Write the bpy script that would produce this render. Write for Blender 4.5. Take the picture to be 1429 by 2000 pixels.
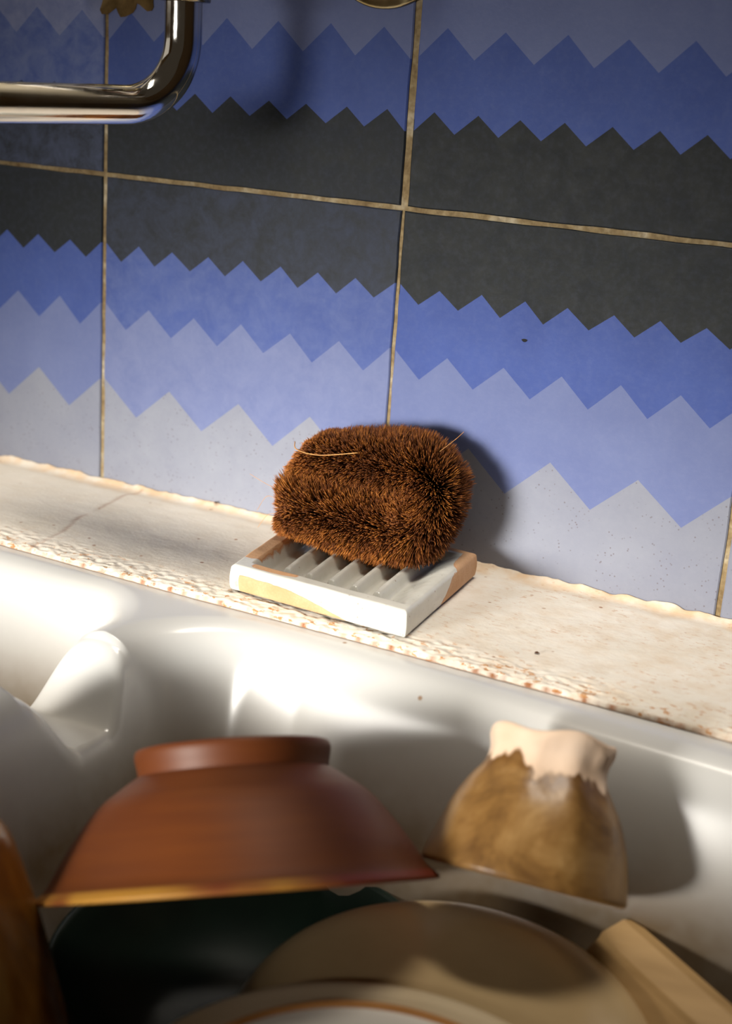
import bpy, bmesh, math, random
import numpy as np
from mathutils import Vector, Matrix, noise

for o in list(bpy.data.objects):
    bpy.data.objects.remove(o)
SC = bpy.context.scene
COL = SC.collection
rnd = random.Random(7)

# ------------------------------------------------------------------ camera
cam_d = bpy.data.cameras.new('camera')
cam = bpy.data.objects.new('camera', cam_d)
COL.objects.link(cam)
cam.matrix_world = Matrix((( .8862, -.1923,  .4216,  .3445),
                           ( .4587,  .2353, -.8569, -.7188),
                           ( .0656,  .9527,  .2967,  .2659),
                           (0, 0, 0, 1)))
cam_d.sensor_fit = 'VERTICAL'
cam_d.sensor_height = 36
cam_d.sensor_width = 24
cam_d.lens = 49.8
cam_d.clip_start = .01
cam_d.dof.use_dof = True
cam_d.dof.focus_distance = .755
cam_d.dof.aperture_fstop = 6.3
SC.camera = cam

# ------------------------------------------------------------------ world, lights, exposure
w = bpy.data.worlds.new('world'); SC.world = w; w.use_nodes = True
w.node_tree.nodes['Background'].inputs[0].default_value = (1.0, .80, .58, 1)
w.node_tree.nodes['Background'].inputs[1].default_value = .035

def area(name, loc, target, sx, sy, power, col, spread=180):
    d = bpy.data.lights.new(name, 'AREA'); d.shape = 'RECTANGLE'
    d.size, d.size_y = sx, sy; d.energy = power; d.color = col; d.spread = math.radians(spread)
    o = bpy.data.objects.new(name, d); COL.objects.link(o)
    o.location = loc
    o.rotation_euler = (Vector(target) - Vector(loc)).to_track_quat('-Z', 'Y').to_euler()
    return o
area('window_light', (-.40, -1.42, .12), (.02, 0, -.09), .46, .34, 1.8, (1, .955, .88), 28)
area('ledge_fill', (.0, -.08, 1.10), (.0, -.08, 0), .9, .14, .84, (1, .92, .80), 32)  # added overhead fill to brighten the ledge more than the basin
area('upper_wall_fill', (-.45, -.42, .66), (-.35, 0, .80), .5, .06, 1.6, (1, .90, .74), 120)  # added unseen light on the upper plaster, gives the chrome something bright to reflect
area('side_fill', (-1.3, -.55, .62), (.0, -.15, .1), .9, .6, .7, (1, .93, .80))  # added soft fill from the left, for the chrome and the ledge
SC.view_settings.view_transform = 'Standard'
SC.view_settings.look = 'None'
SC.view_settings.gamma = 1
SC.view_settings.use_curve_mapping = False
SC.view_settings.exposure = 0

# ------------------------------------------------------------------ helpers
def srgb(r, g, b):
    f = lambda c: (c/255/12.92) if c/255 <= .04045 else ((c/255+.055)/1.055)**2.4
    return (f(r), f(g), f(b), 1)

class NT:
    """small wrapper around a material's node tree"""
    def __init__(s, name, rough=.5, spec=.5, metal=0.):
        s.m = bpy.data.materials.new(name); s.m.use_nodes = True
        s.t = s.m.node_tree; s.b = s.t.nodes['Principled BSDF']
        s.b.inputs['Roughness'].default_value = rough
        s.b.inputs['Specular IOR Level'].default_value = spec
        s.b.inputs['Metallic'].default_value = metal
        s.co = s.t.nodes.new('ShaderNodeTexCoord').outputs['Object']
    def link(s, a, b): s.t.links.new(a, b)
    def val(s, sock, v):
        if isinstance(v, bpy.types.NodeSocket): s.link(v, sock)
        else: sock.default_value = v
    def noise(s, scale, detail=3, rough=.5, stretch=None, dist=0., co=None):
        n = s.t.nodes.new('ShaderNodeTexNoise')
        n.inputs['Scale'].default_value = scale; n.inputs['Detail'].default_value = detail
        n.inputs['Roughness'].default_value = rough; n.inputs['Distortion'].default_value = dist
        c = co or s.co
        if stretch:
            mp = s.t.nodes.new('ShaderNodeMapping'); mp.inputs['Scale'].default_value = stretch
            s.link(c, mp.inputs[0]); c = mp.outputs[0]
        s.link(c, n.inputs['Vector']); return n.outputs['Fac']
    def voro(s, scale, feature='F1', stretch=None):
        n = s.t.nodes.new('ShaderNodeTexVoronoi'); n.feature = feature
        n.inputs['Scale'].default_value = scale; c = s.co
        if stretch:
            mp = s.t.nodes.new('ShaderNodeMapping'); mp.inputs['Scale'].default_value = stretch
            s.link(c, mp.inputs[0]); c = mp.outputs[0]
        s.link(c, n.inputs['Vector']); return n.outputs['Distance']
    def ramp(s, f, *stops):
        n = s.t.nodes.new('ShaderNodeValToRGB'); e = n.color_ramp.elements
        while len(e) < len(stops): e.new(.5)
        for k, (p, c) in enumerate(stops):
            e[k].position = p
            e[k].color = c if isinstance(c, (tuple, list)) else (c, c, c, 1)
        s.link(f, n.inputs[0]); return n.outputs[0]
    def mix(s, f, a, b, mode='MIX'):
        n = s.t.nodes.new('ShaderNodeMix'); n.data_type = 'RGBA'; n.blend_type = mode
        s.val(n.inputs[0], f); s.val(n.inputs[6], a); s.val(n.inputs[7], b); return n.outputs[2]
    def math(s, op, a, b=0., clamp=False):
        n = s.t.nodes.new('ShaderNodeMath'); n.operation = op; n.use_clamp = clamp
        s.val(n.inputs[0], a); s.val(n.inputs[1], b); return n.outputs[0]
    def attr(s, name):
        n = s.t.nodes.new('ShaderNodeAttribute'); n.attribute_name = name; return n.outputs['Fac']
    def sep(s):
        n = s.t.nodes.new('ShaderNodeSeparateXYZ'); s.link(s.co, n.inputs[0]); return n.outputs
    def color(s, c): s.val(s.b.inputs['Base Color'], c)
    def rough(s, c): s.val(s.b.inputs['Roughness'], c)
    def bump(s, h, dist=.001, strength=1.):
        n = s.t.nodes.new('ShaderNodeBump'); n.inputs['Distance'].default_value = dist
        n.inputs['Strength'].default_value = strength
        s.link(h, n.inputs['Height']); s.link(n.outputs[0], s.b.inputs['Normal'])

def mesh_obj(name, verts, faces, mats, parent=None, smooth=False, mi=None, attrs=None):
    me = bpy.data.meshes.new(name)
    me.from_pydata([tuple(v) for v in verts], [], [tuple(f) for f in faces])
    for m in (mats if isinstance(mats, (list, tuple)) else [mats]): me.materials.append(m)
    if mi is not None: me.polygons.foreach_set('material_index', mi)
    if smooth: me.polygons.foreach_set('use_smooth', [True]*len(me.polygons))
    for k, v in (attrs or {}).items():
        a = me.attributes.new(k, 'FLOAT', 'POINT'); a.data.foreach_set('value', np.asarray(v, dtype=np.float32))
    me.update()
    o = bpy.data.objects.new(name, me); COL.objects.link(o)
    if parent: o.parent = parent
    return o

def tag(o, label=None, cat=None, group=None, kind=None):
    if label: o['label'] = label
    if cat: o['category'] = cat
    if group: o['group'] = group
    if kind: o['kind'] = kind
    return o

def empty(name, loc, label, cat, group=None):
    o = bpy.data.objects.new(name, None); COL.objects.link(o); o.location = loc
    o.empty_display_size = .02
    return tag(o, label, cat, group)

def grid_faces(nx, ny, off=0):
    f = []
    for i in range(nx-1):
        for j in range(ny-1):
            a = off+i*ny+j
            f.append((a, a+ny, a+ny+1, a+1))
    return f

def box_obj(name, lo, hi, mat, parent=None, bev=.001, seg=2):
    bm = bmesh.new(); bmesh.ops.create_cube(bm, size=1)
    for v in bm.verts:
        v.co = Vector([(lo[i]+hi[i])/2 + v.co[i]*(hi[i]-lo[i]) for i in range(3)])
    if bev: bmesh.ops.bevel(bm, geom=bm.edges[:], offset=bev, segments=seg, affect='EDGES', profile=.6)
    me = bpy.data.meshes.new(name); bm.to_mesh(me); bm.free(); me.materials.append(mat)
    o = bpy.data.objects.new(name, me); COL.objects.link(o)
    if parent: o.parent = parent
    return o

def frame(axis, M, ref=(1, 0, 0)):
    z = Vector(axis).normalized(); x = Vector(ref) - z*Vector(ref).dot(z); x.normalize()
    y = z.cross(x)
    m = Matrix((x, y, z)).transposed().to_4x4(); m.translation = Vector(M); return m

def lathe(name, prof, mat, mw=None, parent=None, seg=96, wob=None, attrs=None, close=False):
    """prof: list of (r, h); axis = local z. wob(ang, r, h) -> (r, h)"""
    V, F, H = [], [], []
    n = len(prof)
    for i in range(seg):
        a = 2*math.pi*i/seg
        for r, h in prof:
            if wob: r, h = wob(a, r, h)
            V.append((r*math.cos(a), r*math.sin(a), h)); H.append(h)
    for i in range(seg):
        k = (i+1) % seg
        for j in range(n-1 if not close else n):
            j2 = (j+1) % n
            F.append((i*n+j, k*n+j, k*n+j2, i*n+j2))
    o = mesh_obj(name, V, F, mat, parent, smooth=True)
    bm = bmesh.new(); bm.from_mesh(o.data)
    bmesh.ops.remove_doubles(bm, verts=bm.verts, dist=1e-6)
    bmesh.ops.recalc_face_normals(bm, faces=bm.faces)
    for f in bm.faces: f.smooth = True
    bm.to_mesh(o.data); bm.free()
    if mw is not None: o.matrix_basis = mw
    return o

def smooth_prof(pts, sub=5):
    """Catmull-Rom through the profile points"""
    P = [pts[0]] + list(pts) + [pts[-1]]; out = []
    for i in range(1, len(P)-2):
        for k in range(sub):
            t = k/sub; q = []
            for d in (0, 1):
                p0, p1, p2, p3 = P[i-1][d], P[i][d], P[i+1][d], P[i+2][d]
                q.append(.5*((2*p1)+(-p0+p2)*t+(2*p0-5*p1+4*p2-p3)*t*t+(-p0+3*p1-3*p2+p3)*t**3))
            out.append((max(q[0], 0), q[1]))
    out.append(pts[-1]); return out

def tube(name, path, rad, mat, parent=None, seg=32, cap=True):
    V, F = [], []; n = len(path)
    prev = None
    for i, p in enumerate(path):
        p = Vector(p)
        t = (Vector(path[min(i+1, n-1)]) - Vector(path[max(i-1, 0)])).normalized()
        if prev is None:
            a = Vector((0, 1, 0)) if abs(t.y) < .9 else Vector((1, 0, 0))
            u = (a - t*a.dot(t)).normalized()
        else: u = (prev - t*prev.dot(t)).normalized()
        prev = u; v = t.cross(u); r = rad[i] if isinstance(rad, (list, tuple)) else rad
        for k in range(seg):
            a = 2*math.pi*k/seg; V.append(p + u*math.cos(a)*r + v*math.sin(a)*r)
    for i in range(n-1):
        for k in range(seg):
            k2 = (k+1) % seg; F.append((i*seg+k, i*seg+k2, (i+1)*seg+k2, (i+1)*seg+k))
    if cap:
        F.append(tuple(range(seg))[::-1]); F.append(tuple((n-1)*seg+k for k in range(seg)))
    return mesh_obj(name, V, F, mat, parent, smooth=True)

def fbm(x, y, z=0., s=1., o=3):
    return noise.fractal(Vector((x*s, y*s, z*s)), 1., 2., o)

# ------------------------------------------------------------------ materials
def tile_mat(name, c1, c2, haze=(120, 130, 160), pits=False):
    n = NT(name, .6, .22)
    big = n.noise(22, 4, .6); fine = n.noise(260, 4, .6); mid = n.noise(75, 4, .7, dist=.4)
    c = n.mix(n.ramp(big, (.3, 0.), (.72, 1.)), c1, c2)
    c = n.mix(n.math('MULTIPLY', n.ramp(fine, (.45, 0.), (.75, 1.)), .14), c, srgb(*haze))
    oi = n.t.nodes.new('ShaderNodeObjectInfo')
    sp = n.t.nodes.new('ShaderNodeSeparateColor'); n.link(oi.outputs['Color'], sp.inputs[0])
    hz = n.math('MULTIPLY', n.ramp(mid, (.36, .25), (.66, 1.)), sp.outputs[0], True)
    c = n.mix(hz, c, srgb(*haze))
    if pits:
        p = n.voro(330); g = n.noise(60, 2)
        c = n.mix(n.math('MULTIPLY', n.ramp(p, (.10, 1.), (.2, 0.)), n.ramp(g, (.38, .1), (.6, .75))), c, srgb(105, 95, 100))
    n.color(c); n.rough(n.ramp(mid, (.3, .54), (.7, .64)))
    n.bump(n.noise(500, 3), .0002, .35)
    return n.m
T_DARK = tile_mat('cement_black', srgb(27, 31, 33), srgb(32, 36, 36), (76, 84, 110))
T_BLUE = tile_mat('cement_cobalt', srgb(58, 78, 146), srgb(69, 90, 160), (112, 125, 170))
T_PERI = tile_mat('cement_periwinkle', srgb(98, 110, 158), srgb(109, 121, 166), (134, 142, 178))
T_PALE = tile_mat('cement_pale_grey', srgb(130, 134, 151), srgb(140, 144, 158), (152, 156, 168), True)

def grout_mat():
    n = NT('grout', .85, .2)
    a = n.noise(35, 4, .7); b = n.noise(400, 3)
    c = n.ramp(a, (.3, srgb(122, 100, 68)), (.5, srgb(162, 142, 106)), (.68, srgb(204, 192, 166)))
    n.color(n.mix(n.ramp(b, (.35, .35), (.6, 0.)), c, srgb(80, 62, 40)))
    n.bump(b, .0006, .8); return n.m
GROUT = grout_mat()

def plaster_mat():
    n = NT('limewash', .62, .3)
    s = n.sep()
    a = n.noise(18, 4, .6); f = n.noise(330, 4, .7, stretch=(.5, 1, 1)); g = n.noise(60, 3, .6)
    c = n.ramp(a, (.32, srgb(220, 212, 198)), (.62, srgb(230, 223, 211)))
    # yellow brown staining, stronger at the right and along the tiles
    st = n.math('MULTIPLY', n.ramp(g, (.42, 0.), (.75, 1.)), n.ramp(n.math('ADD', n.math('MULTIPLY', s[0], 1.6), .35), (.25, .12), (.9, .55)))
    c = n.mix(st, c, srgb(196, 160, 112))
    edge = n.ramp(n.math('MULTIPLY', s[1], -20.), (.05, 1.), (.32, 0.))
    c = n.mix(n.math('MULTIPLY', edge, n.ramp(g, (.35, .15), (.6, .85))), c, srgb(220, 186, 146))
    # rust flecks, dense by the front lip and to the right of the dish
    lip = n.ramp(n.math('MULTIPLY', s[1], -7.), (.72, 0.), (.9, 1.))
    # front lip
    rust = n.ramp(f, (.565, 0.), (.63, 1.))
    right = n.math('MULTIPLY', n.ramp(n.math('ADD', s[0], .3), (.33, 0.), (.39, .42)), n.ramp(n.noise(26, 2), (.45, .1), (.6, 1.)))
    m = n.math('MULTIPLY', rust, n.math('ADD', n.math('MAXIMUM', lip, right), .05), True)
    c = n.mix(m, c, srgb(190, 138, 88))
    sp = n.voro(75)
    c = n.mix(n.math('MULTIPLY', n.ramp(sp, (.06, .8), (.11, 0.)), n.ramp(g, (.45, 0.), (.55, 1.))), c, srgb(150, 98, 55))
    # gap line at the very front and cracks
    c = n.mix(n.math('MULTIPLY', n.attr('rust'), 1.), c, srgb(150, 92, 48))
    n.color(c)
    h = n.math('ADD', n.math('MULTIPLY', f, .7), n.math('MULTIPLY', n.noise(420, 3), .35))
    n.bump(h, .0005, .6); return n.m
PLASTER = plaster_mat()

def sink_mat():
    n = NT('white_glazed_fireclay', .2, .45)
    c = n.ramp(n.noise(7, 2), (.35, srgb(198, 198, 196)), (.65, srgb(205, 204, 201)))
    sp = n.voro(24)
    c = n.mix(n.ramp(sp, (.022, .8), (.04, 0.)), c, srgb(150, 110, 70))
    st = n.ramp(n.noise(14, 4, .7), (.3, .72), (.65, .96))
    low_shade = n.ramp(n.math('MULTIPLY', n.sep()[2], -10.), (.22, 0.), (.75, 1.))  # basin shade painted into the colour, browner with depth, broken up with grime
    c = n.mix(n.math('MULTIPLY', st, low_shade), c, srgb(106, 86, 56))
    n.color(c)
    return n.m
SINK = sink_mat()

def plain(name, c1, c2, scale=20, rough=.5, spec=.5, bump=0., bscale=200, metal=0., stretch=None, coat=0.):
    n = NT(name, rough, spec, metal)
    n.color(n.ramp(n.noise(scale, 4, .6, stretch=stretch), (.32, c1), (.68, c2)))
    if bump: n.bump(n.noise(bscale, 3), bump, .7)
    if coat: n.b.inputs['Coat Weight'].default_value = coat; n.b.inputs['Coat Roughness'].default_value = .035
    return n.m

def chrome_mat():
    n = NT('chrome', .07, .5, 1.)
    n.color((.78, .76, .72, 1)); n.rough(n.ramp(n.noise(60, 4, .7), (.4, .05), (.75, .22))); return n.m
CHROME = chrome_mat()
BRASS = plain('worn_chromed_brass', srgb(150, 132, 92), srgb(196, 184, 150), 30, .18, .5, metal=1.)
STAIN = plain('limescale_stain', srgb(84, 66, 36), srgb(120, 98, 62), 90, .9, .2, .0006, 300)
BLACK = plain('chip_black', srgb(18, 18, 20), srgb(26, 26, 28), 60, .8)
WALLPAINT = plain('warm_plaster_paint', srgb(176, 152, 120), srgb(186, 162, 130), 3, .9, .2)
FLOORM = plain('terracotta_floor', srgb(120, 76, 52), srgb(140, 92, 64), 6, .7)
WOODF = plain('painted_frame_wood', srgb(200, 196, 186), srgb(212, 208, 198), 8, .5)

# ------------------------------------------------------------------ room shell
def struct(o): o['kind'] = 'structure'; return o
X0, X1, YF, ZF, ZC = -1.5, 1.9, -2.4, -.9, 1.55
wall = struct(box_obj('wall_back', (X0, .0013, ZF), (X1, .12, ZC), GROUT, bev=0))
struct(box_obj('wall_left', (X0-.1, YF, ZF), (X0, .12, ZC), WALLPAINT, bev=0))
struct(box_obj('wall_right', (X1, YF, ZF), (X1+.1, .12, ZC), WALLPAINT, bev=0))
struct(box_obj('floor', (X0-.1, YF-.1, ZF-.1), (X1+.1, .12, ZF), FLOORM, bev=0))
#struct(box_obj('ceiling', (X0-.1, YF-.1, ZC), (X1+.1, .12, ZC+.1), WALLPAINT, bev=0))

struct(box_obj('trim_3', (X0, -.0015, .399), (X1, .0021, ZC), plain('cream_plaster', srgb(226, 214, 190), srgb(234, 224, 202), 6, .8, .2), bev=0))

# ------------------------------------------------------------------ tiles (parts of the back wall)
def tile(xl, xr, zb, zt, flip, haze=0., seed=0, gain=None):
    """cement tile with a four-tone zigzag inlay. flip False: black end on top."""
    r = random.Random(seed)
    W, H = xr-xl, zt-zb; N = 26
    def zig(nteeth, v0, v1):
        P = []
        sh = r.uniform(-.0006, .0006)
        for k in range(2*nteeth+1):
            x = W*k/(2*nteeth)
            j = 0 if k in (0, 2*nteeth) else r.uniform(-.0007, .0007)
            P.append([x+j, (v0 if k % 2 == 0 else v1) + r.uniform(-.0006, .0006) + sh])
        return P
    B = [zig(8, .0405, .0507), zig(6, .0778, .0930), zig(4, .1262, .1482)]
    def wig(t, k): return .00035*noise.noise(Vector((t*55, seed*3.7+k*11.3, 0)))*1.6
    ins = .0007
    # side samples with the v of every band boundary included
    def side(lr):
        vs = [(ins, 0)] + [(H*k/N, None) for k in range(1, N)] + [(H-ins, 3)]
        cuts = [b[0][1] if lr == 0 else b[-1][1] for b in B]
        vs = [v for v, _ in vs if all(abs(v-c) > .002 for c in cuts)]
        vs = sorted(vs+cuts)
        out = []
        for v in vs:
            zone = sum(v > c+1e-9 for c in cuts)
            out.append([(ins if lr == 0 else W-ins) + wig(v, lr), v, zone, any(abs(v-c) < 1e-9 for c in cuts)])
        return out
    L, R_ = side(0), side(1)
    def to(p, y):
        x, v = p
        return (xl+x, y, (zt-v) if not flip else (zb+v))
    V, F, MI = [], [], []
    def add(p, y): V.append(to(p, y)); return len(V)-1
    Li = [add(p[:2], 0) for p in L]; Ri = [add(p[:2], 0) for p in R_]
    Lc = [i for i, p in enumerate(L) if p[3]]; Rc = [i for i, p in enumerate(R_) if p[3]]
    mids = []
    for b in B: mids.append([add(p, 0) for p in b[1:-1]])
    topx = [ins + (W-2*ins)*k/N for k in range(1, N)]
    Ti = [add((x, ins + wig(x, 2)), 0) for x in topx]; Bi = [add((x, H-ins + wig(x, 3)), 0) for x in topx]
    bl = [0]+Lc+[len(L)-1]; br = [0]+Rc+[len(R_)-1]
    rows = [Ti]+mids+[Bi]
    for z in range(4):
        poly = Li[bl[z]:bl[z+1]+1] + rows[z+1] + Ri[br[z]:br[z+1]+1][::-1] + rows[z][::-1]
        F.append(poly if not flip else poly[::-1]); MI.append(z)
    # bevel ring and sides
    loop = Li + Bi + Ri[::-1] + Ti[::-1]
    zon = [min(p[2], 3) for p in L] + [3]*len(Bi) + [min(p[2], 3) for p in R_][::-1] + [0]*len(Ti)
    cx, cz = (xl+xr)/2, (zb+zt)/2
    O, K = [], []
    for i in loop:
        x, _, z = V[i]
        dx = ins*1.0*max(-1, min(1, (x-cx)/(W/2-ins)*1.0)) if abs(abs(x-cx)-(W/2)) < .002 else 0
        dz = ins*1.0*max(-1, min(1, (z-cz)/(H/2-ins)*1.0)) if abs(abs(z-cz)-(H/2)) < .002 else 0
        V.append((x+dx, .0007, z+dz)); O.append(len(V)-1)
        V.append((x+dx, .0034, z+dz)); K.append(len(V)-1)
    n = len(loop)
    for i in range(n):
        j = (i+1) % n
        for a, b in ((loop, O), (O, K)):
            q = (a[i], b[i], b[j], a[j]); F.append(q[::-1] if not flip else q); MI.append(zon[i])
    o = mesh_obj('tile', V, F, [T_DARK, T_BLUE, T_PERI, T_PALE], wall, mi=MI)
    o.color = (haze, 0, 0, 1)
    return o

P = .203
for row in range(2):
    for c in range(-4, 4):
        xl, xr = c*P+.0014, (c+1)*P-.0014
        if row == 0: zb, zt, fl = -.0065, .1936, False
        elif row == 1: zb, zt, fl = .1963, .3968, True
        else: zb, zt, fl = .3995, .6, False
        hz = .12
        if row == 0: hz = {-2: .1, -1: .42, 0: .04, 1: .05}.get(c, .15)
        if row == 1:
            hz = {-2: .8, -1: .12, 0: .03}.get(c, .15)
            if c == -1: xr = -.0010
            if c == 0: xl = .0032
        if row == 0 and c == -1: xr = -.0004
        if row == 0 and c == 0: xl = .0018
        tile(xl, xr, zb, zt, fl, hz, seed=row*10+c+50)
# small chip in the cobalt band of the lower right tile
cv = [(.0792+.0016*math.cos(a)*(1+.2*math.sin(3*a)), -.0002, .1324+.0009*math.sin(a)) for a in [i*math.pi/6 for i in range(12)]]
cv += [(.0792, -.0005, .1324)]
chip = mesh_obj('chip', cv, [(i, (i+1) % 12, 12) for i in range(12)], BLACK, wall)
chip['label'] = 'small black speck in the cobalt band'

# ------------------------------------------------------------------ ledge
def build_ledge():
    xs = np.concatenate([np.arange(-.75, -.33, .008), np.arange(-.33, .32, .0016), np.arange(.32, .8, .008)])
    ys = np.concatenate([[-.0006], -np.arange(.001, .012, .0011), -np.arange(.012, .112, .0026), -np.arange(.112, .1365, .0008)])
    V, rust = [], []
    crack = [(-.155, -.128), (-.1542, -.1211), (-.1564, -.0958), (-.1647, -.0712), (-.1658, -.0525), (-.1719, -.0157), (-.168, -.004)]
    def front(x):
        return float(np.interp(x, [-.176, -.0965, -.037, .015, .08, .127, .178, .244], [-.1283, -.1309, -.1326, -.1326, -.1334, -.1345, -.1348, -.1363])) + .0003*noise.noise(Vector((x*140, 9, 0)))
    for x in xs:
        fy = front(x)
        for y in ys:
            t = (-y)/.136; yy = y if t < .6 else y + (fy+.136)*((t-.6)/.4)
            h = .0006*fbm(x, yy, 0, 14, 2) + .00016*fbm(x*.5, yy, 4, 150, 3)
            # mortar bead against the tiles
            b = math.exp(-(yy/.0030)**2)
            h += b*(.0022 + .0022*fbm(x, 0, 7, 60, 3)) - .0006*math.exp(-((yy+.009)/.004)**2)
            # lumpy lip rounding over to the sink
            d = yy-fy
            lip = max(0, 1-d/.022)
            h += -.0020*lip**1.6 + min(1, lip*1.6)*.0009*fbm(x*.8, yy*1.2, 2, 300, 3)
            if d < .0018: h -= .0020*(1-d/.0018)**2
            h = max(h, -.0043)
            r = 0.
            if d < .0013: r = .8*max(0, .35+1.6*noise.noise(Vector((x*220, 1, 5))))
            for (ax, ay), (bx, by) in zip(crack, crack[1:]):
                if min(ay, by)-.001 <= yy <= max(ay, by)+.001:
                    tt = (yy-ay)/(by-ay); cx_ = ax+(bx-ax)*tt + .0012*noise.noise(Vector((yy*160, 2, 2)))
                    e = math.exp(-((x-cx_)/.0011)**2)*max(0, .45+.9*noise.noise(Vector((yy*60, 8, 1))))
                    r = max(r, e); h -= .0004*e
            V.append((x, yy, h)); rust.append(min(1, max(0, r)))
    nx, ny = len(xs), len(ys)
    F = [f[::-1] for f in grid_faces(nx, ny)]
    # front drop and underside
    base = len(V)
    for i, x in enumerate(xs):
        fx = V[i*ny+ny-1]
        V.append((x, fx[1]+.0001, -.0046)); rust.append(.6)
        V.append((x, -.0006, -.0046)); rust.append(0)
    for i in range(nx-1):
        a, b = i*ny+ny-1, (i+1)*ny+ny-1
        F.append((a, base+2*i, base+2*i+2, b))
        F.append((base+2*i, base+2*i+1, base+2*i+3, base+2*i+2))
        F.append((i*ny, (i+1)*ny, base+2*i+3, base+2*i+1))
    o = mesh_obj('trim_1', V, F, PLASTER, smooth=True, attrs={'rust': rust})
    o['kind'] = 'structure'
    for k, (px_, py_, pz_, rr_) in enumerate([(-.1127, -.0022, .0030, .0013), (.1398, -.1032, .0006, .0011)]):
        V2 = [(px_+rr_*1.3*math.cos(a)*(1+.25*math.sin(3*a+k)), py_+rr_*.8*math.sin(a), pz_-.0003) for a in [i*math.pi/5 for i in range(10)]] + [(px_, py_, pz_+.0006)]
        mesh_obj('speck', V2, [(i, (i+1) % 10, 10) for i in range(10)], plain('dark_grit', srgb(60, 38, 22), srgb(84, 54, 30), 200, .9), o)
    return o
build_ledge()
struct(box_obj('trim_2', (-.75, -.118, ZF), (.8, -.0006, -.0048), WALLPAINT, bev=0))

# ------------------------------------------------------------------ sink
ZR = -.0050
def smin(a, b, k):
    h = np.clip(.5+.5*(b-a)/k, 0, 1)
    return b*(1-h)+a*h-k*h*(1-h)
def sdf_rr(x, y, cx, cy, hx, hy, r):
    qx = np.abs(x-cx)-(hx-r); qy = np.abs(y-cy)-(hy-r)
    return np.hypot(np.maximum(qx, 0), np.maximum(qy, 0)) + np.minimum(np.maximum(qx, qy), 0) - r
def basin_depth(d, k=3.6, floor=.150):
    f = .5*(d + np.sqrt(d*d + .0075**2)) - .0008
    return smin(k*np.maximum(f, 0), np.full_like(d, floor), .03)
def ss(a, b, t):
    t = np.clip((t-a)/(b-a), 0, 1); return t*t*(3-2*t)
SX = (-.55, .66); SY = (-.595, -.1195)
def sink_z(x, y):
    yb = -.1555 - .004*(x/.25)
    dR = -sdf_rr(x, y-(-.011*np.clip(x-.04, 0, 1)/.21), .296, -.345, .332, .1905, .048)
    dL = -sdf_rr(x, y, -.290, -.345, .222, .1925, .030)
    z = ZR - basin_depth(dR) - basin_depth(dL)
    # overflow notch in the divider next to the back rim
    prof = .037*ss(.194, .224, -y)*(1-ss(.244, .274, -y))
    mask = ss(-.125, -.105, x)*(1-ss(-.005, .012, x))
    zn = ZR - prof
    z2 = smin(z, zn, .012)
    z = z*(1-mask) + np.where(prof > 0.0005, z2, z)*mask
    return z
def build_sink():
    xs = np.concatenate([np.arange(SX[0], -.17, .005), np.arange(-.17, .07, .0018), np.arange(.07, .30, .003), np.arange(.30, SX[1]+.001, .005)])
    ys = np.concatenate([-np.arange(-SY[1], .135, .003), -np.arange(.135, .29, .0014), -np.arange(.29, .50, .005), -np.arange(.50, -SY[0]+.0001, .003)])
    X, Y = np.meshgrid(xs, ys, indexing='ij'); Z = sink_z(X, Y)
    # rounded outer lip
    e = np.minimum(np.minimum(X-SX[0], SX[1]-X), Y-SY[0])
    Z = Z - .010*np.clip(1-e/.012, 0, 1)**2.2
    V = np.stack([X.ravel(), Y.ravel(), Z.ravel()], 1).tolist(); nx, ny = len(xs), len(ys)
    F = [f[::-1] for f in grid_faces(nx, ny)]
    ring = [i*ny+ny-1 for i in range(nx)]
    loop = [j for j in range(ny)] + [i*ny+ny-1 for i in range(1, nx)] + [(nx-1)*ny+j for j in range(ny-2, -1, -1)] + [i*ny for i in range(nx-2, 0, -1)]
    b = len(V)
    for i in loop: V.append([V[i][0], V[i][1], -.245])
    n = len(loop)
    for k in range(n):
        F.append((loop[k], b+k, b+(k+1) % n, loop[(k+1) % n])[::-1])
    F.append(tuple(range(b, b+n)))
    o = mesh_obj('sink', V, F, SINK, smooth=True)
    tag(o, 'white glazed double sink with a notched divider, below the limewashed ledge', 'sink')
    return o
build_sink()
WOODC = plain('cabinet_wood', srgb(120, 90, 60), srgb(146, 112, 76), 5, .6, stretch=(1, 1, .1))
cab = empty('sink_cabinet', (.05, -.35, ZF), 'brown wooden cabinet carrying the white double sink', 'cabinet')
def cbox(name, lo, hi, mat, parent=cab):
    off = Vector((0, 0, 0))
    p = parent
    while p is not None: off += p.location; p = p.parent
    o = box_obj(name, [lo[i]-off[i] for i in range(3)], [hi[i]-off[i] for i in range(3)], mat, parent, .002)
    return o
cbox('body', (-.55, -.56, ZF), (.66, -.12, -.2455), WOODC)
for x in (-.545, .06):
    d = cbox('door', (x, -.58, ZF+.08), (x+.595, -.5605, -.26), WOODC)
    hx = x+.54 if x < 0 else x+.05
    h = box_obj('handle', (hx, -.60, -.5), (hx+.012, -.58, -.4), BRASS, d, .002)

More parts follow.
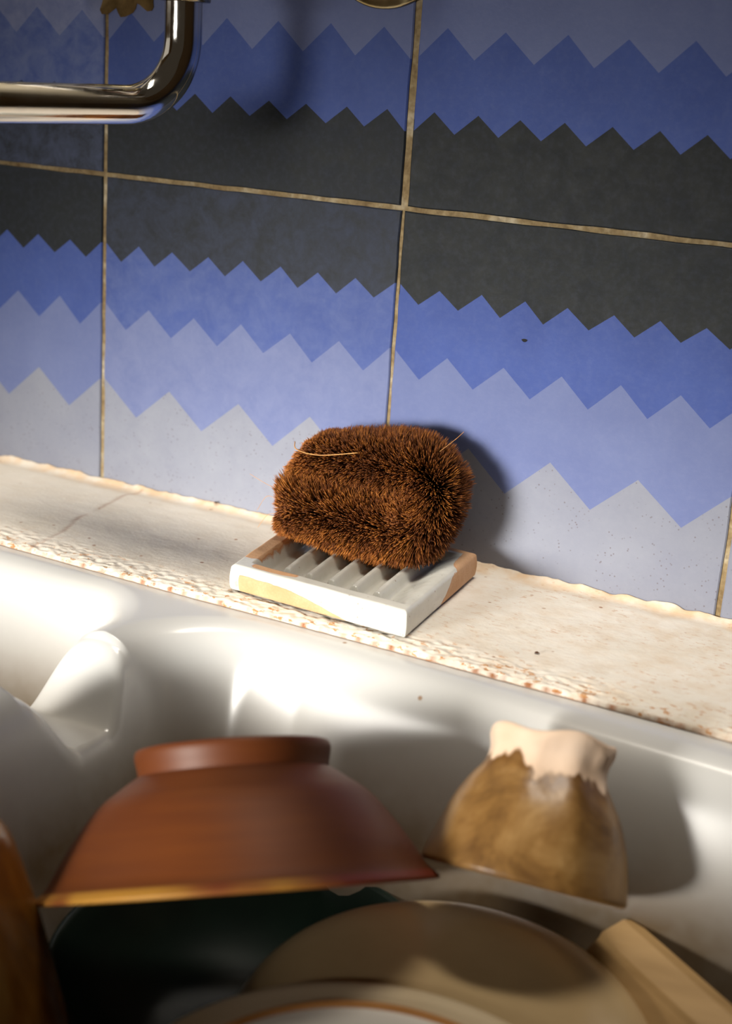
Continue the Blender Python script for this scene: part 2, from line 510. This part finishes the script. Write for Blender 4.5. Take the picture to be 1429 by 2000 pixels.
# ------------------------------------------------------------------ soap dish
def dish_mat():
    n = NT('glazed_dish_clay', .22, .5)
    k = n.attr('clay')
    g = n.noise(45, 3); f = n.noise(900, 2)
    glaze = n.ramp(g, (.3, srgb(208, 206, 196)), (.7, srgb(222, 221, 213)))
    sp = n.voro(210)
    glaze = n.mix(n.math('MULTIPLY', n.ramp(sp, (.07, .8), (.13, 0.)), n.ramp(n.noise(40, 2), (.5, 0.), (.6, 1.))), glaze, srgb(130, 92, 58))
    clay = n.ramp(g, (.3, srgb(204, 156, 112)), (.7, srgb(220, 182, 144)))
    clay = n.mix(n.ramp(f, (.4, .25), (.7, 0.)), clay, srgb(188, 136, 92))
    m = n.math('ADD', k, n.math('MULTIPLY', n.math('SUBTRACT', n.noise(170, 3), .5), .5))
    mm = n.ramp(m, (.46, 0.), (.52, 1.))
    edge = n.math('MULTIPLY', n.ramp(m, (.40, 0.), (.47, 1.)), n.ramp(m, (.52, 1.), (.58, 0.)))
    c = n.mix(mm, glaze, clay)
    c = n.mix(n.math('MULTIPLY', edge, .6), c, srgb(190, 120, 60))
    n.color(c); n.rough(n.ramp(mm, (0., .18), (1., .8)))
    n.bump(n.math('ADD', n.noise(120, 2), n.math('MULTIPLY', n.noise(900, 2), n.math('MULTIPLY', mm, .5))), .0006, .5)
    return n.m
DISH = dish_mat()
dish = empty('soap_dish', (.02, -.07, .0008), 'square cream soap dish with glazed ridges and bare clay patches, on the ledge', 'dish')
def build_dish():
    FL, FR, BR, BL = [np.array(p) for p in ((-.0262, -.1205), (.0790, -.1262), (.0715, -.0215), (-.0405, -.0165))]
    HT = .0138; W = .105
    RID = [.026, .0395, .053, .0665, .080]
    def S(a, b, t): t = max(0, min(1, (t-a)/(b-a))); return t*t*(3-2*t)
    def top(u, v):            # u to the right, v to the back, metres
        f, bk, l, r = .0085, .008, .0085, .0030
        # well
        e = min(S(f, f+.006, v), 1-S(W-bk-.004, W-bk, v), S(l, l+.005, u), 1-S(.082, .1015, u))
        h = HT - .0082*e
        # ridges
        vr = S(f+.007, f+.0115, v)*(1-S(W-bk-.008, W-bk-.003, v))
        for i, c in enumerate(RID):
            w_ = .0031
            h += .0062*vr*math.exp(-((u-c)/w_)**4)*min(1, e*1.2)
        # soft outer edge
        d = min(u, v, W-u, W-v)
        h -= .0012*max(0, 1-d/.0018)**2
        h += .0003*noise.noise(Vector((u*60, v*60, 0)))
        return h
    def clay(u, v, z, side):
        n1 = .10*noise.noise(Vector((u*50, v*50, z*80)))
        if side == 'top':
            a = math.exp(-((u-.0045)/.0062)**2)*S(.010, .02, v)*1.1          # left border
            b = 1.0*1.05*math.exp(-((u-.024)/.015)**4-((v-.0066-(u-.022)*.05)/.0036)**4)  # patch on the front border
            c = S(.150, .165, u+v*.72-max(0, .075-v))*S(.097, .1015, max(u, v))*1.0
            return max(a, b, c)+n1*.6
        if side == 'front':
            lim = .0092 - .0102*max(0, (u-.022)/.052)**1.7
            return .5 + (lim-z)/.003 + n1 if u > .006 else .38+n1
        if side == 'right':
            return .5 + (v-.070+ (.0138-z)*1.6)/.012 + n1
        if side == 'left': return .38+n1 - .2*(z < .006) + .3*(v > .06)
        return .9
    N = 150; V, A, F = [], [], []
    us = np.linspace(0, W, N)
    def P3(u, v, z, fl=0.):
        s, t = u/W, v/W
        p = FL*(1-s)*(1-t)+FR*s*(1-t)+BR*s*t+BL*(1-s)*t
        c = (FL+FR+BR+BL)/4
        p = c+(p-c)*(1+fl)
        return (p[0]-.02, p[1]+.07, z)
    for u in us:
        for v in us:
            V.append(P3(u, v, top(u, v))); A.append(clay(u, v, HT, 'top'))
    F += grid_faces(N, N)
    M = 14
    for side in ('front', 'right', 'back', 'left'):
        b = len(V)
        for i in range(N):
            u, v = {'front': (us[i], 0), 'right': (W, us[i]), 'back': (W-us[i], W), 'left': (0, W-us[i])}[side]
            h = top(u, v)
            for j in range(M):
                z = h*(1-j/(M-1)); bulge = .012*math.sin(math.pi*min(1, j/(M-1)))+.0
                if j == M-1: bulge = -.01
                V.append(P3(u, v, z, bulge)); A.append(clay(u, v, z, side))
        F += [f[::-1] for f in grid_faces(N, M, b)]
    b = len(V)
    o = mesh_obj('dish_body', V, F, DISH, dish, attrs={'clay': A})
    bm = bmesh.new(); bm.from_mesh(o.data)
    bmesh.ops.remove_doubles(bm, verts=bm.verts, dist=1e-5)
    bmesh.ops.recalc_face_normals(bm, faces=bm.faces)
    for f in bm.faces: f.smooth = True
    bm.to_mesh(o.data); bm.free()
    return o
build_dish()

# ------------------------------------------------------------------ bristle brush
def bristle_mat():
    n = NT('coir_bristle', .55, .25)
    t = n.attr('t'); r = n.attr('r')
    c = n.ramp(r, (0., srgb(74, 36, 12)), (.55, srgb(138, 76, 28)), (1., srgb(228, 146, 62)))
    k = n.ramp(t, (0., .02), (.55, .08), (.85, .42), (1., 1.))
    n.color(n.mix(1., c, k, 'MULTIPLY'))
    return n.m
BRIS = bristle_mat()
brush = empty('scrub_brush', (.012, -.05, .012), 'round rust-brown palm fibre scrub brush standing on the soap dish', 'brush')
def build_brush():
    rs = np.random.RandomState(3)
    OUT = np.array([(-.0302, .0726), (-.0077, .0782), (.0100, .0812), (.0226, .0834), (.0335, .0830), (.0421, .0811), (.0505, .0778), (.0579, .0732), (.0635, .0688), (.0678, .0637),
                    (.0707, .0587), (.0721, .0531), (.0723, .0460), (.0716, .0387), (.0690, .0300), (.0655, .0228), (.0605, .0160), (.0543, .0125), (.0393, .0095), (.0235, .0085),
                    (.0072, .0092), (-.0094, .0110), (-.0263, .0135), (-.0419, .0170), (-.0420, .0245), (-.0435, .0363), (-.0465, .0507), (-.0396, .0629)])
    # core path: a loop folded at the right
    path = []
    for x in np.linspace(-.031, .038, 40): path.append((x, .0585, .006))
    for a in np.linspace(90, -90, 36)[1:-1]: path.append((.038+.0145*math.cos(math.radians(a)), .0440+.0145*math.sin(math.radians(a)), .006*math.sin(math.radians(a))))
    for x in np.linspace(.038, -.031, 40): path.append((x, .0295, -.006))
    path = np.array(path); seg = np.linalg.norm(np.diff(path, axis=0), axis=1); cum = np.r_[0, np.cumsum(seg)]; Lp = cum[-1]
    N = 46000
    s = rs.rand(N)*Lp
    # tufted ends
    s[:5200] = np.abs(rs.randn(5200))*.0025
    s[5200:10400] = Lp-np.abs(rs.randn(5200))*.0025
    idx = np.clip(np.searchsorted(cum, s)-1, 0, len(seg)-1)
    f = (s-cum[idx])/seg[idx]
    c = path[idx]*(1-f[:, None])+path[idx+1]*f[:, None]
    tan = (path[idx+1]-path[idx])/seg[idx][:, None]
    tan3 = np.stack([tan[:, 0], np.zeros(N), tan[:, 1]], 1); tan3 /= np.linalg.norm(tan3, axis=1)[:, None]
    yv = np.array([0, 1., 0]); nv = np.cross(tan3, yv)
    phi = rs.rand(N)*2*np.pi
    d = nv*np.cos(phi)[:, None]+yv*np.sin(phi)[:, None]
    tw = .13*rs.randn(N)
    endL = np.exp(-s/.010); endR = np.exp(-(Lp-s)/.010)
    tw = tw - endL*np.abs(rs.randn(N))*.65 + endR*np.abs(rs.randn(N))*.65
    # tufts leaning together
    clump = np.floor(s/.0032)*7.3+np.floor(phi/.33)
    cl = (np.sin(clump*12.9898)*43758.5453) % 1; cl2 = (np.sin(clump*78.233)*12543.123) % 1
    d = d + tan3*tw[:, None] + tan3*((cl-.5)*.22)[:, None] + nv*((cl2-.5)*.12)[:, None]
    d[:, 2] -= .10                                # swept slightly downwards
    d /= np.linalg.norm(d, axis=1)[:, None]
    c3 = np.stack([c[:, 0], c[:, 2], c[:, 1]], 1)
    # trimmed outline
    px, pz = c3[:, 0], c3[:, 2]; dx, dz = d[:, 0], d[:, 2]
    tout = np.full(N, 9.)
    for i in range(len(OUT)):
        a, b = OUT[i], OUT[(i+1) % len(OUT)]; e = b-a
        den = dx*e[1]-dz*e[0]
        den = np.where(abs(den) < 1e-9, 1e-9, den)
        t = ((a[0]-px)*e[1]-(a[1]-pz)*e[0])/den
        q = ((a[0]-px)*dz-(a[1]-pz)*dx)/den
        ok = (t > 0) & (q >= 0) & (q <= 1)
        tout = np.where(ok & (t < tout), t, tout)
    cap = .0265
    L = 1/np.sqrt(1/np.minimum(tout, 1.)**2 + (d[:, 1]/.0245)**2)
    soft = 1/np.sqrt(1/cap**2+0*L)
    L = np.minimum(L, soft)*(1-.16*rs.rand(N)**1.5) * (1+.09*(cl-.5)) + .0012*(rs.rand(N) > .985)
    L = np.where(c3[:, 0]+d[:, 0]*L < -.033, L*(1+.16*(cl-.35)), L)
    L = np.maximum(L, .002)
    # geometry: three sided tapering strands with a bend
    side = np.cross(d, np.array([.3, .2, .9])); side /= np.linalg.norm(side, axis=1)[:, None]
    side2 = np.cross(d, side)
    wd = .00017+.00010*rs.rand(N)
    bend = (side*(rs.randn(N)*.0009)[:, None]+side2*(rs.randn(N)*.0009)[:, None])
    V = np.zeros((N, 7, 3))
    root = c3+d*.002
    midp = c3+d*(L*.9)[:, None]+bend*.5; tip = c3+d*L[:, None]+bend*.6
    for k in range(3):
        a = 2*np.pi*k/3; off = side*math.cos(a)+side2*math.sin(a)
        V[:, k] = root+off*wd[:, None]; V[:, 3+k] = midp+off*wd[:, None]*.95
    V[:, 6] = tip
    # widen the tip to a blunt cut: keep the last ring close to the tip
    lean = lambda P_: P_
    V = V.reshape(-1, 3)
    # lean towards the wall, then into the brush's own frame
    V[:, 1] += -.0400 + (V[:, 2]-.045)*.22
    V[:, 2] += -.0022
    V[:, 0] = (V[:, 0]-.012)*.945+.0145
    V -= np.array([.012, -.05, .012])
    base = (np.arange(N)*7)[:, None]
    quads = np.array([[0, 1, 4, 3], [1, 2, 5, 4], [2, 0, 3, 5]]); tris = np.array([[3, 4, 6], [4, 5, 6], [5, 3, 6]])
    Q = (base[:, :, None]+quads[None]).reshape(-1, 4); T = (base[:, :, None]+tris[None]).reshape(-1, 3)
    me = bpy.data.meshes.new('bristles')
    nl = Q.size+T.size
    me.vertices.add(len(V)); me.vertices.foreach_set('co', V.ravel())
    me.loops.add(nl); me.loops.foreach_set('vertex_index', np.r_[Q.ravel(), T.ravel()].astype(np.int32))
    me.polygons.add(len(Q)+len(T))
    me.polygons.foreach_set('loop_start', np.r_[np.arange(len(Q))*4, len(Q)*4+np.arange(len(T))*3].astype(np.int32))
    me.update(calc_edges=True)
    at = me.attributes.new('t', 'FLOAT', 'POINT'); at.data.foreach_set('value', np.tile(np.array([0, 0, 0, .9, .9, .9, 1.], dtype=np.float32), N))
    rr = np.clip(.5*rs.rand(N)+.5*cl, 0, 1)
    ar = me.attributes.new('r', 'FLOAT', 'POINT'); ar.data.foreach_set('value', np.repeat(rr, 7).astype(np.float32))
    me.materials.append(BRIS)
    o = bpy.data.objects.new('bristles', me); COL.objects.link(o); o.parent = brush
    o['kind'] = 'stuff'
    wire = [((float(p[0])-.012)*.945+.0025, float(p[2])-.0400+(float(p[1])-.045)*.22+.05, float(p[1])-.0022-.012) for p in path[::2]]
    tube('twisted_wire', wire, .0016, plain('galvanised_wire', srgb(110, 104, 96), srgb(140, 134, 124), 60, .4, metal=1.), brush, 10)
    # loose fibres
    FIB = plain('loose_fibre', srgb(200, 138, 70), srgb(224, 168, 98), 60, .5)
    def fibre(pts, r=.00018):
        pr = smooth_prof3(pts)
        f_ = tube('loose_fibre', [Vector(p)-Vector((.012, -.05, .012)) for p in pr], r, FIB, brush, 5)
    fibre([(-.026, -.060, .0690), (-.020, -.068, .0672), (-.005, -.070, .0672), (.016, -.066, .0715)], .0003)
    fibre([(-.040, -.05, .036), (-.050, -.05, .0385), (-.060, -.05, .042)], .00012)
    fibre([(-.040, -.05, .030), (-.048, -.05, .031), (-.053, -.052, .022)], .00012)
    fibre([(-.040, -.05, .022), (-.047, -.05, .020), (-.052, -.052, .012)], .00012)
    fibre([(.050, -.035, .072), (.058, -.033, .080), (.061, -.03, .084)], .00012)
def smooth_prof3(P_):
    P_ = [P_[0]]+list(P_)+[P_[-1]]; out = []
    for i in range(1, len(P_)-2):
        for k in range(6):
            t = k/6
            out.append([.5*((2*P_[i][d])+(-P_[i-1][d]+P_[i+1][d])*t+(2*P_[i-1][d]-5*P_[i][d]+4*P_[i+1][d]-P_[i+2][d])*t*t+(-P_[i-1][d]+3*P_[i][d]-3*P_[i+1][d]+P_[i+2][d])*t**3) for d in range(3)])
    out.append(P_[-2]); return out
build_brush()

# ------------------------------------------------------------------ tap (wall mixer with a swivelling spout)
tap = empty('wall_mixer_tap', (-.093, 0, .34), 'chrome wall mixer tap whose bent spout reaches out at the top left', 'tap')
def rel(p): return (p[0]+.093, p[1], p[2]-.34)
def build_tap():
    path = []
    sy, sz, r = -.080, .2415, .034
    d = Vector((-.40, -.917, -.0)).normalized()
    # down the riser, round the bend, out towards the user
    for z in np.linspace(.330, sz+r, 12): path.append((-.093, sy, z))
    for a in np.linspace(0, 90, 22)[1:]:
        a = math.radians(a)
        path.append((-.093+d.x*r*(1-math.cos(a)), sy+d.y*r*(1-math.cos(a)), sz+r-r*math.sin(a)))
    p = Vector(path[-1])
    for k in np.linspace(.01, .17, 14): path.append(tuple(p+d*k+Vector((0, 0, -.02*k))))
    # turned-down outlet
    q = Vector(path[-1])
    for a in np.linspace(0, 80, 10)[1:]:
        a = math.radians(a); path.append(tuple(q+d*.018*math.sin(a)+Vector((0, 0, -.018*(1-math.cos(a))))))
    tube('spout', [rel(x) for x in path], .0098, CHROME, tap, 40)
    e = Vector(path[-1])
    o = lathe('aerator', [(0, 0), (.0115, 0), (.0118, -.002), (.0118, -.014), (.010, -.016), (0, -.016)], CHROME, Matrix.Translation(rel(e+Vector((0, 0, .004)))), tap, 40)
    lathe('collar', smooth_prof([(.010, -.012), (.0128, -.012), (.0138, -.010), (.0138, .004), (.0125, .006), (.0125, .016), (.010, .018)], 3), BRASS, Matrix.Translation(rel((-.093, sy, .3055))), tap, 6*8)
    # horizontal body and two wall unions
    tube('mixer_body', [rel((x, -.080, .345)) for x in np.linspace(-.175, -.011, 12)], [.017]+[.021]*10+[.017], CHROME, tap, 40)
    for x in (-.168, -.0195):
        m = Matrix.Translation(rel((x, 0, .337))) @ Matrix.Rotation(math.radians(90), 4, 'X')
        lathe('rosette', smooth_prof([(.0, .0165), (.016, .0160), (.024, .0120), (.033, .0050), (.0385, .0018), (.0390, .0004)], 4), BRASS, m, tap, 64)
        tube('union', [rel((x, -.012, .342)), rel((x, -.045, .344)), rel((x, -.075, .345))], .0125, CHROME, tap, 24)
    for x, s in ((-.190, -1), (.004, 1)):
        m = Matrix.Translation(rel((x, -.080, .345))) @ Matrix.Rotation(math.radians(90*s), 4, 'Y')
        h = lathe('handle', smooth_prof([(.008, -.018), (.009, 0), (.019, .006), (.021, .016), (.017, .024), (0, .027)], 3), CHROME, m, tap, 40,
                  wob=lambda a, r_, z: (r_*(1+.10*math.cos(5*a)*(r_ > .015)), z))
build_tap()
# limescale stain below the left rosette: thin crust on the tiles
def stain():
    V = [(-.186, -.0016, .306)]; n = 60
    for i in range(n):
        a = 2*math.pi*i/n
        r = .020*(1+.45*noise.noise(Vector((math.cos(a)*2.6, math.sin(a)*2.6, 4)))+.25*noise.noise(Vector((math.cos(a)*9, math.sin(a)*9, 1))))
        V.append((-.186+r*1.25*math.cos(a), -.0010, .306+r*.85*math.sin(a)))
    for i in range(n): V.append((V[1+i][0]*1.0, .0, V[1+i][2]))
    F = [(0, 1+i, 1+(i+1) % n) for i in range(n)] + [(1+i, 1+n+i, 1+n+(i+1) % n, 1+(i+1) % n) for i in range(n)]
    o = mesh_obj('limescale_crust', V, F, STAIN, wall, smooth=True)
    o['label'] = 'brown limescale crust on the tile joint'
stain()

# ------------------------------------------------------------------ dishes in the sink
def hwall(prof_out, thick):
    """closed profile from outer points (foot to rim) with a wall of given thickness; local z up = foot up"""
    inner = []
    for r, h in prof_out[::-1]:
        if r > thick*1.2: inner.append((r-thick, h - (thick*.9 if h > prof_out[-1][1]+thick else 0)))
    return inner

# terracotta bowl, upside down
def brown_mat():
    n = NT('burnished_terracotta', .5, .3)
    s = n.sep()
    r = n.noise(9, 3); st = n.noise(30, 3, .6, stretch=(.3, .3, 6))
    c = n.ramp(r, (.32, srgb(80, 39, 14)), (.68, srgb(106, 55, 20)))
    c = n.mix(n.ramp(st, (.4, 0.), (.7, .4)), c, srgb(70, 30, 17))
    band = n.ramp(n.math('MULTIPLY', s[2], 100.), (.28, 1.), (.36, 0.))
    yl = n.mix(n.ramp(n.noise(17, 2), (.42, 0.), (.56, 1.)), srgb(176, 126, 50), srgb(112, 46, 26))
    n.color(n.mix(band, c, yl)); n.bump(st, .0008, .35); return n.m
def brown_bowl():
    M = (.0826, -.280, -.0585)
    root = empty('terracotta_bowl', M, 'large brown terracotta bowl turned upside down in the sink, left of the small cup', 'bowl')
    mw = frame((-.350, .408, .843), (0, 0, 0))
    root.matrix_basis = Matrix.Translation(M) @ mw
    SQ = .93
    out = [(.0355, .0485), (.0385, .0530), (.0400, .0535), (.0410, .0605), (.0408, .0625), (.0385, .0632)]
    foot_in = [(.0360, .0625), (.0350, .0560), (.0300, .0530), (.0, .0525)]
    body = [(.0, .0525), (.030, .0528), (.0385, .0520), (.0480, .0455), (.0565, .0385), (.0655, .0265), (.0725, .0150), (.0775, .0060), (.0812, .0020), (.0826, .0006), (.0824, -.0008), (.0806, -.0010), (.0788, .0015)]
    inner = [(.0725, .0090), (.0650, .0205), (.0560, .0320), (.0450, .0410), (.030, .0450), (.0, .0460)]
    lathe('bowl_body', [(r_, h_*SQ) for r_, h_ in smooth_prof(body, 4)+smooth_prof(inner, 4)], brown_mat(), None, root, 128)
    lathe('foot_ring', [(r_, h_*SQ) for r_, h_ in smooth_prof([(.0350, .0515), (.0365, .0600), (.0378, .0628), (.0402, .0628), (.0412, .0600), (.0402, .0540), (.0398, .0500)], 4)], brown_mat(), None, root, 128)
brown_bowl()

def cup_mat():
    n = NT('mottled_ochre_glaze', .3, .5)
    s = n.sep()
    a = n.noise(38, 5, .7, dist=.6)
    c = n.ramp(a, (.30, srgb(90, 60, 28)), (.5, srgb(134, 98, 52)), (.7, srgb(166, 130, 80)))
    ang = n.noise(95, 2, .5, stretch=(1, 1, .12))
    lim = n.math('ADD', s[2], n.math('MULTIPLY', n.math('SUBTRACT', ang, .5), .030))
    k = n.ramp(n.math('MULTIPLY', lim, 10.), (.455, 0.), (.475, 1.))
    dr = n.ramp(n.math('MULTIPLY', lim, 10.), (.40, 0.), (.45, .7), (.48, 0.))
    c = n.mix(dr, c, srgb(96, 62, 26))
    n.color(n.mix(k, c, n.ramp(n.noise(60, 2), (.3, srgb(222, 192, 164)), (.7, srgb(236, 210, 186)))))
    n.rough(n.ramp(k, (0., .36), (1., .75)))
    n.bump(n.noise(110, 2, stretch=(1, 1, .3)), .0012, .5); return n.m
def cup():
    M = (.1852, -.2262, -.0475)
    root = empty('ochre_cup', M, 'small mottled ochre cup upside down, its bare pink foot uppermost, beside the terracotta bowl', 'cup')
    root.matrix_basis = Matrix.Translation(M) @ frame((-.0589, .5222, .8508), (0, 0, 0))
    prof = [(.0, .0535), (.0200, .0540), (.0225, .0590), (.0245, .0612), (.0262, .0606), (.0266, .0570), (.0252, .0515), (.0262, .0455), (.0305, .0385), (.0350, .0300), (.0385, .0200),
            (.0410, .0100), (.0424, .0030), (.0424, .0004), (.0408, -.0006), (.0392, .0006)]
    inner = [(.0385, .0080), (.0360, .0180), (.0325, .0280), (.0270, .0380), (.0180, .0450), (0, .0460)]
    def wob(a, r, h):
        k = 1 + .030*noise.noise(Vector((math.cos(a)*2.2, math.sin(a)*2.2, h*30))) + .018*math.cos(9*a+h*40)*(1 if .035 < h < .058 else .3)
        return r*k, h + (.0012*math.cos(2*a+1) + .001*math.sin(5*a))*(h/.06)
    lathe('cup_body', smooth_prof(prof, 4)+smooth_prof(inner, 3), cup_mat(), None, root, 128, wob)
cup()

# beige bowl, upside down, below them
def beige_mat(name, c1, c2, line=None):
    n = NT(name, .28, .5)
    c = n.ramp(n.noise(14, 4, .6), (.3, c1), (.7, c2))
    n.color(c); n.bump(n.noise(20, 2), .0008, .4); return n.m
def beige_bowl():
    root = empty('beige_bowl', (.176, -.274, -.0990), 'shallow beige glazed bowl upside down under the brown bowl and the cup', 'bowl')
    prof = [(0, .027), (.03, .0268), (.05, .0255), (.064, .0225), (.074, .0175), (.0815, .0100), (.0855, .003), (.0865, .0005), (.085, -.0005), (.0835, .0006)]
    inner = [(.078, .008), (.070, .0145), (.05, .0205), (0, .022)]
    lathe('bowl_body', smooth_prof(prof, 4)+smooth_prof(inner, 3), beige_mat('beige_glaze', srgb(178, 152, 112), srgb(194, 168, 126)), None, root, 128)
beige_bowl()

def saucer():
    M = (.187, -.3735, -.0700)
    root = empty('cream_saucer', M, 'cream saucer upside down with a brown-edged foot ring, nearest the camera', 'plate')
    root.matrix_basis = Matrix.Translation(M)
    SM = beige_mat('cream_glaze', srgb(222, 202, 166), srgb(234, 214, 182)); WM = beige_mat('white_glaze', srgb(238, 232, 222), srgb(244, 240, 232))
    prof = [(.0885, -.0010), (.0895, .0), (.0885, .0008), (.0850, .0016), (.0800, .0020), (.0760, .0024), (.0720, .0030)]
    inner = [(.0720, .0006), (.0865, -.0014)]
    lathe('saucer_body', smooth_prof(prof, 4)+inner+[(.0885, -.0010)], SM, None, root, 128)
    lathe('foot_ring', smooth_prof([(.0732, .0020), (.0730, .0038), (.0724, .0045), (.0714, .0044), (.0708, .0030), (.0706, .0010)], 4), plain('bare_brown_clay', srgb(176, 118, 58), srgb(200, 140, 78), 30, .8), None, root, 128)['label'] = 'bare brown edge of the foot'
    lathe('well', smooth_prof([(.0712, .0026), (.0690, .0022), (.0600, .0020), (.0300, .0020), (0, .0020)], 3)+[(0, .0), (.0715, .0)], WM, None, root, 128)['label'] = 'glossy white middle'
saucer()

# dark glazed bowl on the basin floor, under the terracotta one
def dark_bowl():
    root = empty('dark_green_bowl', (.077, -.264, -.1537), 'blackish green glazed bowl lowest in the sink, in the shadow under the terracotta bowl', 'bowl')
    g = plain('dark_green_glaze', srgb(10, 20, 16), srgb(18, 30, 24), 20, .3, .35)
    prof = [(0, .0), (.036, .0), (.040, .003), (.056, .010), (.070, .024), (.080, .040), (.0840, .0505), (.0843, .0520), (.0830, .0526), (.0812, .0508)]
    inner = [(.0770, .0410), (.0670, .0260), (.0520, .0130), (.0360, .0060), (0, .0050)]
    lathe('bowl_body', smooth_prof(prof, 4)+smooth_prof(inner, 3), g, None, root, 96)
dark_bowl()

# tall amber cup on the left, upside down
def amber():
    root = empty('amber_cup', (.031, -.362, -.153), 'tall amber glazed cup tipped against the sink divider, left of the terracotta bowl', 'cup')
    root.matrix_basis = Matrix.Translation((.031, -.362, -.153)) @ frame((-.30, 0, .954), (0, 0, 0))
    n = NT('amber_glaze', .2, .5)
    st = n.noise(26, 3, .6, stretch=(1, 1, .45), dist=.8)
    n.color(n.ramp(st, (.32, srgb(112, 68, 26)), (.5, srgb(168, 112, 44)), (.68, srgb(206, 158, 84))))
    n.bump(n.noise(40, 2), .0012, .5)
    prof = [(0, .1400), (.0140, .1400), (.0155, .1430), (.0175, .1432), (.0190, .1405), (.0260, .1370), (.0310, .1280), (.0330, .1150), (.0342, .0980), (.0350, .0760), (.0352, .0500), (.0350, .0250), (.0346, .0040), (.0338, .0), (.0322, .0006)]
    inner = [(.0320, .0500), (.0310, .0900), (.0290, .1200), (.0200, .1340), (0, .1360)]
    lathe('cup_body', smooth_prof(prof, 4)+smooth_prof(inner, 3), n.m, None, root, 128)
amber()

# ridged bar lying at the back right of the basin
def bar():
    n = NT('tan_wood', .5, .35)
    g = n.noise(24, 4, .6, stretch=(.3, 2, 2))
    n.color(n.ramp(g, (.3, srgb(150, 118, 74)), (.7, srgb(182, 148, 100))))
    n.bump(g, .0005, .5)
    a = Vector((.2225, -.183, -.077)); d = Vector((.0575, -.0375, -.003)).normalized(); L = .17
    side = Vector((d.y, -d.x, 0)).normalized()
    if side.y > 0: side = -side          # towards the viewer
    up = Vector((0, 0, 1))
    sec = [(-.002, -.012), (-.002, .0), (.006, .0030), (.0185, -.0005), (.0200, -.0030), (.0300, -.0105), (.0305, -.0130), (.028, -.0150), (.004, -.0150)]
    V, F = [], []; m = len(sec); K = 24
    for i in range(K):
        t = i/(K-1); s = 1 - .10*max(0, 1-t*10)**2
        for (p, q) in sec:
            V.append(a + d*(L*t) + side*(p*s) + up*(q*s))
    for i in range(K-1):
        for j in range(m):
            F.append((i*m+j, i*m+(j+1) % m, (i+1)*m+(j+1) % m, (i+1)*m+j))
    F.append(tuple(range(m))[::-1]); F.append(tuple((K-1)*m+j for j in range(m)))
    V = [v-a for v in V]
    o = mesh_obj('wooden_utensil', V, F, n.m); o.location = a
    bm = bmesh.new(); bm.from_mesh(o.data)
    bmesh.ops.recalc_face_normals(bm, faces=bm.faces)
    bm.to_mesh(o.data); bm.free()
    tag(o, 'tan ridged wooden utensil handle lying in the sink at the lower right', 'utensil')
bar()
